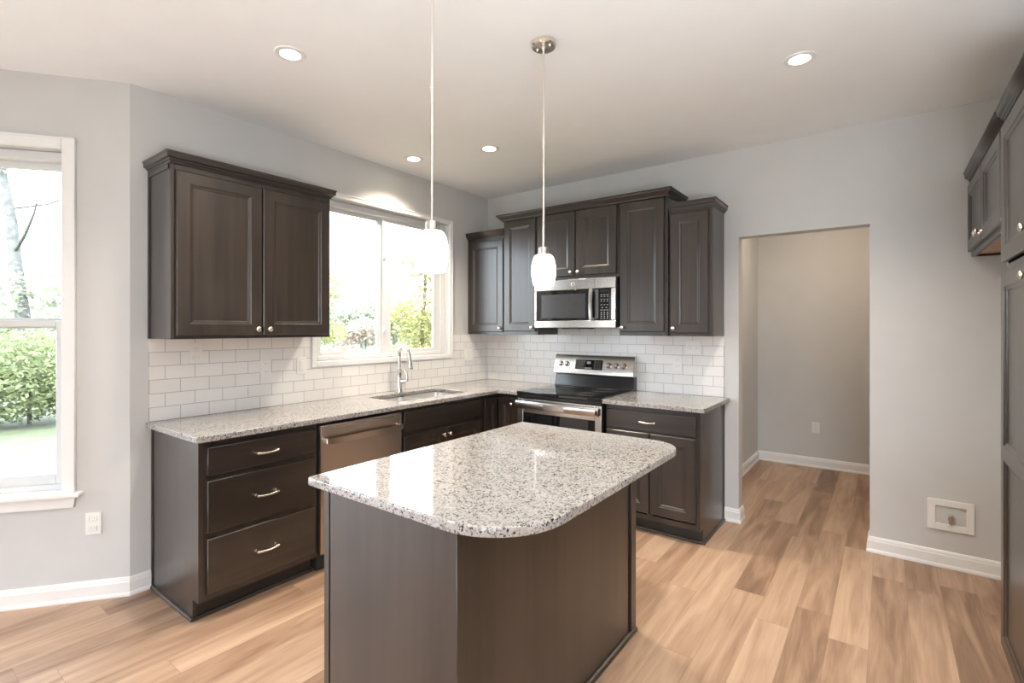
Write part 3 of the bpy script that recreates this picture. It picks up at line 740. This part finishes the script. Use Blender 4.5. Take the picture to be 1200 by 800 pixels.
# ------------------------------------------------------------------ microwave
r = thing('microwave_oven', 'stainless over-the-range microwave with dark glass door above the range', 'microwave', (.8385, 0, 0))
w = .7525; MZ0, MZ1 = 1.432, 1.828
obj('body', bx(0, w, -.352, -.013, MZ0+.006, MZ1, bev=.003), M['black'], r)
bm = bmesh.new()
f0, f1 = -.392, -.353
box(bm, 0, w, f0, f1, 1.742, MZ1, .004); box(bm, 0, w, f0, f1, MZ0, 1.492, .004)
box(bm, 0, .022, f0, f1, 1.4915, 1.7425, .004); box(bm, w-.040, w, f0, f1, 1.4915, 1.7425, .004)
ff = obj('front_frame', bm, M['steel'], r)
obj('door_seam', bx(.573, .575, f0-.0003, f0+.004, MZ0+.002, MZ1-.002), M['blackm'], ff)
dw = obj('door_window', bx(.0225, .5495, f0+.001, f1, 1.492, 1.742, bev=.002), M['bglass'], r)
obj('window_screen', bx(.072, .490, f0+.0003, f0+.004, 1.512, 1.708), plain('microwave_mesh', (.035, .035, .037), .25), dw)
kp = obj('control_panel', bx(.5505, w-.0405, f0+.001, f1, 1.492, 1.742, bev=.002), M['bglass'], r)
yk = f0+.0005
def kd(x, z, wx, wz): obj('key', bx(x-wx, x+wx, yk-.0006, yk+.002, z-wz, z+wz), M['lgrey'], kp, smooth=False)
for j, z in enumerate((1.507, 1.522, 1.537, 1.552)):
    for i in range(3): kd(.632+i*.026, z, .0055, .0032)
for z in (1.571, 1.612, 1.640, 1.655, 1.676, 1.690):
    for i in range(3): kd(.632+i*.026, z, .0085 if z in (1.571, 1.690) else .006, .0022)
for i in range(2): kd(.64+i*.035, 1.590, .006, .003)
obj('clock_display', bx(.622, .700, f0+.0002, f0+.003, 1.712, 1.732), plain('dim_display', (.02, .022, .024), .1), r)
bm = bmesh.new(); pts = []
prev = None
for i in range(15):
    t = -1+2*i/14; z = 1.617+t*.122; y = -.424-.012*(1-t*t)
    ring = [bm.verts.new(p) for p in ((.537, y+.006, z), (.541, y, z), (.560, y, z), (.566, y+.006, z), (.566, y+.016, z), (.537, y+.016, z))]
    if prev:
        for k in range(6): bm.faces.new((prev[k], prev[(k+1) % 6], ring[(k+1) % 6], ring[k]))
    else: bm.faces.new(ring)
    prev = ring
bm.faces.new(prev)
for z in (1.503, 1.731): box(bm, .541, .562, -.416, f0+.002, z-.010, z+.010, .002)
obj('door_handle', bm, M['steel'], r, angle=40)
obj('handle_recess', bx(.580, .606, f0+.0004, f0+.003, 1.505, 1.735), M['dgrey'], r)
bm = bmesh.new(); lathe(bm, [(0, 0), (.0165, 0), (.0165, .002), (.0148, .0026), (.0142, .0016), (0, .0016)], (.378, f0+.0008, 1.786), '-y', 28)
bd = obj('round_badge', bm, M['nickel'], ff, angle=40)
bm = bmesh.new()
for (cx, rr, a0, a1) in ((-.0042, .0046, .6, 5.6), (.0046, .0044, .4, 5.2)):
    tube(bm, [(.378+cx+rr*math.cos(a0+(a1-a0)*i/16), f0-.0012, 1.786+rr*math.sin(a0+(a1-a0)*i/16)) for i in range(17)], .0007, 6)
tube(bm, [(.3745, f0-.0012, 1.786), (.3780, f0-.0012, 1.7855), (.3780, f0-.0012, 1.7795)], .0007, 6); tube(bm, [(.3785, f0-.0012, 1.786), (.3865, f0-.0012, 1.787)], .0007, 6)
obj('badge_monogram', bm, M['blackm'], bd)
bm = bmesh.new(); box(bm, .26, .50, -.375, -.25, MZ0-.010, MZ0+.005, .002); box(bm, .03, .17, -.27, -.10, MZ0-.006, MZ0+.005, .002)
obj('bottom_vent', bm, M['blackm'], r)

# ------------------------------------------------------------------ island
IX0, IX1, IY0, IY1 = 1.700, 2.300, -2.955, -1.725
r = thing('kitchen_island_cabinet', 'dark wood kitchen island base in the foreground', 'cabinet', (0, 0, 0))
bm = bmesh.new(); box(bm, IX0+.002, IX1-.020, IY0+.020, IY1-.002, TK, BZ); box(bm, IX0+.06, IX1-.020, IY0+.020, IY1-.002, 0.001, TK); obj('carcass', bm, M['cab'], r, smooth=False)
bm = bmesh.new(); box(bm, IX0+.036, IX1+.024, IY0, IY0+.0195, .001, BZ, .0025); obj('end_panel', bm, M['cab'], r)
bm = bmesh.new(); box(bm, IX0-.002, IX0+.0265, IY0+.002, IY0+.0195, TK, BZ, .002); obj('corner_stile', bm, M['cab'], r)
bm = bmesh.new(); box(bm, IX1-.0195, IX1, IY0+.020, IY1-.052, .001, BZ, .0015); obj('back_panel', bm, M['cab'], r)
bm = bmesh.new(); box(bm, IX1-.0195, IX1+.005, IY1-.024, IY1+.030, .001, BZ, .002); box(bm, IX1-.0195, IX1-.008, IY1-.0515, IY1-.0245, .001, BZ); obj('end_stile', bm, M['cab'], r)
bm = bmesh.new(); molding(bm, [(IX0+.036, IY0), (IX1+.024, IY0), (IX1+.024, IY0+.020)], SHOE); molding(bm, [(IX1, IY0+.021), (IX1, IY1+.030)], SHOE); obj('shoe_moulding', bm, M['cabh'], r)
for i, (a, b_) in enumerate(((.02, .40), (.41, .81), (.82, 1.2))):
    d = obj('door', door_bm(a, b_, .133, .70, 0), M['cab'], r, angle=15); d.location = (IX0+.0015, IY1-.002, 0); d.rotation_euler = (0, 0, -PI/2); knob(d, b_-.03, -.02, .65)
    d = obj('drawer', door_bm(a, b_, .716, .85, 0, slab=True), M['cabh'], r, angle=15); d.location = (IX0+.0015, IY1-.002, 0); d.rotation_euler = (0, 0, -PI/2); pull(d, (a+b_)/2, -.02, .783)
o = slab_curve('granite_island_top', rrect(1.645, 2.540, -2.985, -1.700, (.012, .235, .150, .012), 14), [], CT-.0295, CT, .005, M['granite'])
tag(o, 'large speckled granite island top with rounded corners', 'countertop')

# ------------------------------------------------------------------ pantry wall
PX, PD = 4.266, .611
r = thing('wall_cabinet', 'two-door dark cabinet high above the empty refrigerator space, with bare wood underside', 'cabinet', (PX, -.003, 0), -PI/2)
w = 1.071
upper_body(r, w, PD, 1.845, UZ1); face_frame(r, w, PD, 1.845, UZ1)
add_door(r, .022, .528, 1.872, 2.258, -PD, .498, 1.912); add_door(r, .536, 1.058, 1.872, 2.258, -PD, .566, 1.912)
crown(r, [(.0, -PD-.006), (w, -PD-.006)], UZ1-.002, SHORTC)
r = thing('pantry_cabinet', 'full-height dark pantry cabinet at the right edge of the picture', 'cabinet', (PX, -1.076, 0), -PI/2)
w = .612
bm = bmesh.new(); t = .018
for a in (0, w-t): prism(bm, [(-.001, 0), (-.001, UZ1), (-PD, UZ1), (-PD, TK), (-PD+.065, TK), (-PD+.065, 0)], 'x', a, a+t)
box(bm, t, w-t, -.012, -.001, .02, UZ1); box(bm, t, w-t, -PD+.02, -.012, UZ1-t, UZ1); box(bm, t, w-t, -PD+.02, -.012, TK, TK+t)
obj('carcass', bm, M['cab'], r, smooth=False)
face_frame(r, w, PD, TK, UZ1, rails=(1.675,))
obj('toe_kick', bx(t, w-t, -PD+.065, -PD+.077, .001, TK-.0005), M['kick'], r)
add_door(r, .012, .600, 1.700, 2.258, -PD, .540, 1.764)
add_door(r, .012, .600, .128, 1.655, -PD, .540, 1.606, panels=[.926], rail=.058)
crown(r, [(.001, -PD-.006), (w, -PD-.006)], UZ1-.002, SHORTC)

# ------------------------------------------------------------------ lights
def downlight(loc, label, spot=68):
    r = thing('recessed_downlight', label, 'ceiling light', loc, 0, 'recessed ceiling downlights')
    bm = bmesh.new(); lathe(bm, [(.050, 0), (.072, 0), (.070, -.004), (.054, -.007), (.046, -.004), (.046, 0)], (0, 0, 0), 'z', 36); obj('trim_ring', bm, M['trim'], r, angle=50)
    bm = bmesh.new(); lathe(bm, [(0, -.005), (.0455, -.004), (.0455, -.0005), (0, -.0005)], (0, 0, 0), 'z', 36); obj('lens', bm, M['bulb'], r)
    l = bpy.data.lights.new('spot_beam', 'SPOT'); l.energy = spot; l.color = (1.0, .86, .70); l.spot_size = math.radians(125); l.spot_blend = .8; l.shadow_soft_size = .05
    o = bpy.data.objects.new('spot_beam', l); COL.objects.link(o); o.location = (loc[0], loc[1], loc[2]-.012)
DL = [((.967, -2.663), 'recessed downlight nearest the wall cabinet left of the window'), ((.317, -1.287), 'recessed downlight close above the kitchen window and sink'),
      ((.928, -1.109), 'recessed downlight between the two pendant rods, near the room corner'), ((2.917, -1.152), 'recessed downlight above the floor before the doorway')]
for (x, y), lab in DL: downlight((x, y, H), lab)
for x, y in ((2.917, -2.663), (1.6, -5.4), (3.2, -5.4)):          # extra spots without fixtures, added out of view to brighten the room
    l = bpy.data.lights.new('spot_beam', 'SPOT'); l.energy = 50; l.color = (1.0, .90, .78); l.spot_size = math.radians(125); l.spot_blend = .8; l.shadow_soft_size = .05
    o = bpy.data.objects.new('spot_beam', l); COL.objects.link(o); o.location = (x, y, H-.012)

l = bpy.data.lights.new('alcove_lamp', 'AREA'); l.shape = 'DISK'; l.size = .3; l.energy = 6.5; l.color = (1.0, .80, .60)
o = bpy.data.objects.new('alcove_lamp', l); COL.objects.link(o); o.location = (2.9, 1.0, 2.72)

def pendant(y, label):
    r = thing('pendant_lamp', label, 'pendant lamp', (1.992, y, 0), 0, 'pendant lamps over the island')
    bm = bmesh.new(); lathe(bm, [(0, H-.001), (.058, H-.001), (.058, H-.018), (.052, H-.024), (.010, H-.026), (.009, H-.034), (0, H-.034)], (0, 0, 0), 'z', 32)
    c = obj('ceiling_canopy', bm, M['nickel'], r, angle=40)
    for s in (-1, 1):
        bm = bmesh.new(); lathe(bm, [(.004, H-.024), (.004, H-.030), (0, H-.031)], (s*.034, 0, 0), 'z', 10)
        obj('canopy_screw', bm, M['nickel'], c)
    bm = bmesh.new(); tube(bm, [(0, 0, 1.80), (0, 0, H-.030)], .0052, 10)
    lathe(bm, [(.0075, 2.262), (.0075, 2.300)], (0, 0, 0), 'z', 12); obj('rod', bm, M['nickel'], r, angle=60)
    bm = bmesh.new(); lathe(bm, [(0, 1.768), (.023, 1.768), (.023, 1.798), (.018, 1.802), (.008, 1.804), (0, 1.806)], (0, 0, 0), 'z', 24); obj('shade_cap', bm, M['nickel'], r, angle=40)
    bm = bmesh.new(); lathe(bm, [(.022, 1.7675), (.034, 1.766), (.042, 1.760), (.049, 1.745), (.0545, 1.720), (.0565, 1.697), (.0555, 1.672), (.051, 1.645), (.045, 1.625), (.042, 1.624), (.048, 1.646), (.0525, 1.672), (.053, 1.697), (.051, 1.72), (.040, 1.755), (.022, 1.763)], (0, 0, 0), 'z', 32)
    obj('glass_shade', bm, M['shade'], r, angle=70)
    return r
pendant(-2.016, 'pendant lamp over the far end of the island, hanging in front of the microwave')
pendant(-2.724, 'pendant lamp over the near end of the island, hanging in front of the window')

# ------------------------------------------------------------------ outlets
def socket_bm(x, z):
    bm = bmesh.new(); box(bm, x-.017, x+.017, -.0075, -.005, z-.014, z+.014, .004, 2); return bm
def plate(loc, rz, label, kind='outlet', w=.072, h=.116):
    r = thing('outlet_plate' if kind != 'switch' else 'switch_plate', label, 'outlet' if kind != 'switch' else 'light switch', loc, rz)
    obj('cover_plate', bx(-w/2, w/2, -.006, -.0003, -h/2, h/2, bev=.003, seg=2), M['plate'], r)
    if kind == 'outlet':
        for z in (-.026, .026):
            s = obj('socket', socket_bm(0, z), M['plate'], r)
            bm = bmesh.new()
            for dx in (-.006, .006): box(bm, dx-.001, dx+.001, -.0079, -.007, z-.001, z+.007)
            lathe(bm, [(0, .0072), (.002, .0072), (.002, .0079), (0, .0079)], (0, 0, z-.008), '-y', 8); obj('slots', bm, M['slot'], s)
    elif kind == 'side':
        for x in (-.026, .026):
            bm = bmesh.new(); box(bm, x-.014, x+.014, -.0075, -.005, -.017, .017, .004, 2); s = obj('socket', bm, M['plate'], r)
            bm = bmesh.new()
            for dz in (-.006, .006): box(bm, x-.001, x+.007, -.0079, -.007, dz-.001, dz+.001)
            obj('slots', bm, M['slot'], s)
    else:
        n = 2 if w > .1 else 1
        for i in range(n):
            x = (i-(n-1)/2)*.046
            obj('rocker', bx(x-.0165, x+.0165, -.0095, -.005, -.033, .033, bev=.002), M['plate'], r)
    return r
T8 = .009
plate((T8, -2.705, 1.283), PI/2, 'white outlet plate on the tile nearest the left cabinet end')
plate((T8, -2.290, 1.172), PI/2, 'white outlet plate on the tile above the dishwasher')
plate((T8, -2.040, 1.170), PI/2, 'single white rocker switch plate on the tile just left of the window', 'switch')
plate((T8, -.300, 1.176), PI/2, 'double white rocker switch plate on the tile right of the window', 'switch', w=.118)
plate((.440, -T8, 1.168), 0, 'white outlet plate on the tile between the room corner and the range')
plate((1.940, -T8, 1.157), 0, 'upright white outlet plate on the tile right of the range')
plate((2.062, -T8, 1.283), 0, 'sideways white outlet plate on the tile under the end wall cabinet', 'side', w=.116, h=.105)
plate((2.675, 2.05, .406), 0, 'white outlet plate low on the wall beyond the doorway')
s_ = .164
plate((-s_*.6157+.0005, -3.02-s_*.788, .400), BA, 'white outlet plate low on the wall under the left window')
# recessed refrigerator water valve box
r = thing('water_valve_box', 'white recessed water valve box low on the wall beside the pantry', 'valve box', (3.562, -.0003, .312))
obj('flange', frame_bm(-.106, .106, -.090, .090, -.010, 0, (.038, .034, .038, .036), .002), M['plate'], r)
obj('box_back', bx(-.070, .074, -.0015, -.0003, -.054, .056), plain('valve_box_plastic', (.60, .60, .58), .4), r)
bm = bmesh.new(); lathe(bm, [(0, -.035), (.010, -.035), (.010, -.012), (.013, -.012), (.013, .004), (.008, .006), (.008, .016), (0, .016)], (.002, -.014, -.012), 'z', 14); v = obj('valve', bm, M['brass'], r)
obj('valve_lever', bx(-.014, .020, -.024, -.018, .006, .014, bev=.002), M['chrome'], v)

# ------------------------------------------------------------------ outdoors
struct('ground', bx(-120, 120, -70, 110, -.9, -.6), M['grass'])
struct('bounce_slab', bx(-4.6, 8.3, -13.5, -8.12, -.59, -.06), plain('bounce_concrete', (.52, .51, .48), .85, noise=.08, scale=4))  # unseen pale slabs, added to bounce daylight up to the ceiling
struct('bounce_slab', bx(-4.6, -1.02, -8.115, -4.9, -.59, -.06), plain('bounce_concrete_side', (.52, .51, .48), .85, noise=.08, scale=4))
def leaves(name, blobs, n, size, m, parent, seed):
    rd = random.Random(seed); V, F = [], []
    tot = sum(b[1][0]*b[1][1]*b[1][2] for b in blobs)
    for c, rad in blobs:
        k = max(8, int(n*(rad[0]*rad[1]*rad[2])/tot))
        for _ in range(k):
            d = Vector((rd.gauss(0, 1), rd.gauss(0, 1), rd.gauss(0, 1))).normalized()*(rd.random()**.42)
            p = Vector((c[0]+d.x*rad[0], c[1]+d.y*rad[1], c[2]+d.z*rad[2]))
            a = Vector((rd.gauss(0, 1), rd.gauss(0, 1), rd.gauss(0, .6))).normalized(); b = a.orthogonal().normalized()
            q = rd.random()*6.28; b = b*math.cos(q)+a.cross(b)*math.sin(q)
            s = size*(.6+.8*rd.random()); i = len(V); nrm = a.cross(b)*s*.12
            V += [p-a*s, p+b*s*.45+nrm, p+a*s, p-b*s*.45+nrm]; F.append((i, i+1, i+2, i+3))
    me = bpy.data.meshes.new(name); me.from_pydata(V, [], F); me.materials.append(m)
    o = bpy.data.objects.new(name, me); COL.objects.link(o); o.parent = parent; return o
def branches(bm, base, top, r0, r1, seed, nb=6, blen=1.2, h0=.35):
    rd = random.Random(seed); base, top = Vector(base), Vector(top); pts, rr = [], []
    for i in range(9):
        t = i/8; pts.append(base.lerp(top, t)+Vector((rd.uniform(-1, 1), rd.uniform(-1, 1), 0))*r0*.5*t); rr.append(r0+(r1-r0)*t)
    tube(bm, pts, rr, 9)
    for k in range(nb):
        t = h0+(1-h0)*k/max(nb-1, 1); i = min(7, int(t*8)); p = pts[i].lerp(pts[i+1], t*8-i) if i < 8 else pts[-1]
        a = rd.random()*6.28; d = Vector((math.cos(a), math.sin(a), rd.uniform(.15, .7)))
        q = [p, p+d*blen*.4, p+d*blen*.75+Vector((0, 0, .1*blen)), p+d*blen*rd.uniform(.9, 1.2)+Vector((0, 0, .25*blen))]
        tube(bm, q, [rr[i]*.36, rr[i]*.26, rr[i]*.16, rr[i]*.07], 6)
def tree(name, label, cat, base, top, r0, blobs, n, size, lm, seed, bark='bark', nb=6, blen=1.2, group=None, h0=.35):
    r = thing(name, label, cat, base, 0, group)
    B = Vector(base)
    if r0:
        bm = bmesh.new(); branches(bm, (0, 0, 0), Vector(top)-B, r0, r0*.25, seed, nb, blen, h0); obj('trunk' if r0 > .05 else 'stems', bm, M[bark], r, angle=60)
    leaves('foliage', [((c[0]-B.x, c[1]-B.y, c[2]-B.z), rad) for c, rad in blobs], n, size, M[lm], r, seed+1)
    return r
G = -.6
# through the bay window
tree('leaning_tree', 'tall grey-barked tree leaning left outside the bay window', 'tree', (-14.4, -.92, G), (-15.4, -1.7, 9.0), .20,
     [((-14.3, -.9, 2.4), (1.3, 1.3, .7)), ((-15.0, -1.4, 5.6), (.5, .5, .25)), ((-14.75, -1.2, 4.2), (.4, .4, .2))], 420, .12, 'leafp', 11, nb=7, blen=1.9, h0=.3)
tree('leafy_shrub', 'rounded bright green shrub on the lawn outside the bay window', 'shrub', (-11.2, -1.55, G), (-11.2, -1.55, .8), .04,
     [((-11.2, -1.75, .45), (1.2, 1.5, 1.0)), ((-11.0, -.7, .25), (1.0, .9, .8)), ((-11.6, -2.9, .4), (1.1, 1.1, .95))], 13000, .062, 'leafg', 23, nb=5, blen=.6)
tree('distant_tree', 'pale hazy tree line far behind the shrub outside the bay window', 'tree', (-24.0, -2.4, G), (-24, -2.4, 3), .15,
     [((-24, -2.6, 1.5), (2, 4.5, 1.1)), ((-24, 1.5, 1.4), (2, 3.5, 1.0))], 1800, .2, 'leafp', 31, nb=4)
# through the kitchen window
tree('yellowing_tree', 'yellow-green tree at the left of the kitchen window view', 'tree', (-11.4, 5.2, G), (-11.2, 5.3, 3.2), .10,
     [((-11.2, 5.2, 2.6), (.85, .8, .8)), ((-11.5, 4.6, 1.7), (1.0, .9, .8)), ((-11.1, 5.5, 1.3), (.6, .6, .4))], 4200, .062, 'leafy', 41, nb=6, blen=.9)
tree('tall_tree', 'tall feathery yellow-green tree filling the right pane of the kitchen window', 'tree', (-7.25, 5.72, G), (-7.05, 5.95, 4.1), .09,
     [((-7.25, 5.75, 1.6), (.75, .75, .75)), ((-7.6, 5.35, 1.85), (.45, .45, .35)), ((-6.75, 6.2, 1.5), (.6, .6, .9)), ((-7.2, 5.9, 2.5), (.45, .45, .35)), ((-7.5, 5.5, 3.35), (.40, .40, .35)), ((-7.1, 5.85, 3.0), (.55, .55, .35)), ((-6.8, 6.2, 2.6), (.4, .4, .35)), ((-7.55, 5.45, 2.75), (.3, .3, .2)), ((-6.9, 6.1, 3.5), (.4, .4, .4)), ((-7.3, 5.6, .6), (.9, .9, .5))], 6200, .055, 'leafy', 53, nb=9, blen=.8, h0=.3, bark='barkd')
tree('leafy_shrub', 'light green shrub close below the left pane of the kitchen window', 'shrub', (-4.7, 1.4, G), (-4.7, 1.4, .9), .035,
     [((-4.75, 1.3, .45), (.75, .8, .75)), ((-4.9, 2.2, .35), (.8, .9, .68)), ((-5.0, 3.2, .2), (.8, .8, .75))], 5000, .055, 'leafg', 61, nb=5, blen=.6)
tree('leafy_shrub', 'pale green shrub below the right pane of the kitchen window', 'shrub', (-3.15, 3.2, G), (-3.15, 3.2, .7), .03,
     [((-3.2, 2.9, .3), (.5, .45, .78)), ((-3.1, 3.6, .25), (.5, .5, .75))], 2400, .05, 'leafp', 67, nb=4, blen=.5)
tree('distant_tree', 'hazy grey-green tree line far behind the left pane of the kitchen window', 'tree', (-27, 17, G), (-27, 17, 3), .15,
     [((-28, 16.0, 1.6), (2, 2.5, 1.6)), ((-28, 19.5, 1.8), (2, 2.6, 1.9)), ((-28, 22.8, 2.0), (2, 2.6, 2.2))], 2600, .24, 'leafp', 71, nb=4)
tree('russet_tree', 'low pinkish autumn tree in the middle distance of the left window pane', 'tree', (-17.6, 11.8, G), (-17.6, 11.8, 1.6), .08,
     [((-17.6, 11.9, 1.25), (1.0, 1.0, .75)), ((-17.8, 10.9, 1.0), (.8, .8, .6))], 900, .13, 'leafr', 83, nb=5, blen=.8)
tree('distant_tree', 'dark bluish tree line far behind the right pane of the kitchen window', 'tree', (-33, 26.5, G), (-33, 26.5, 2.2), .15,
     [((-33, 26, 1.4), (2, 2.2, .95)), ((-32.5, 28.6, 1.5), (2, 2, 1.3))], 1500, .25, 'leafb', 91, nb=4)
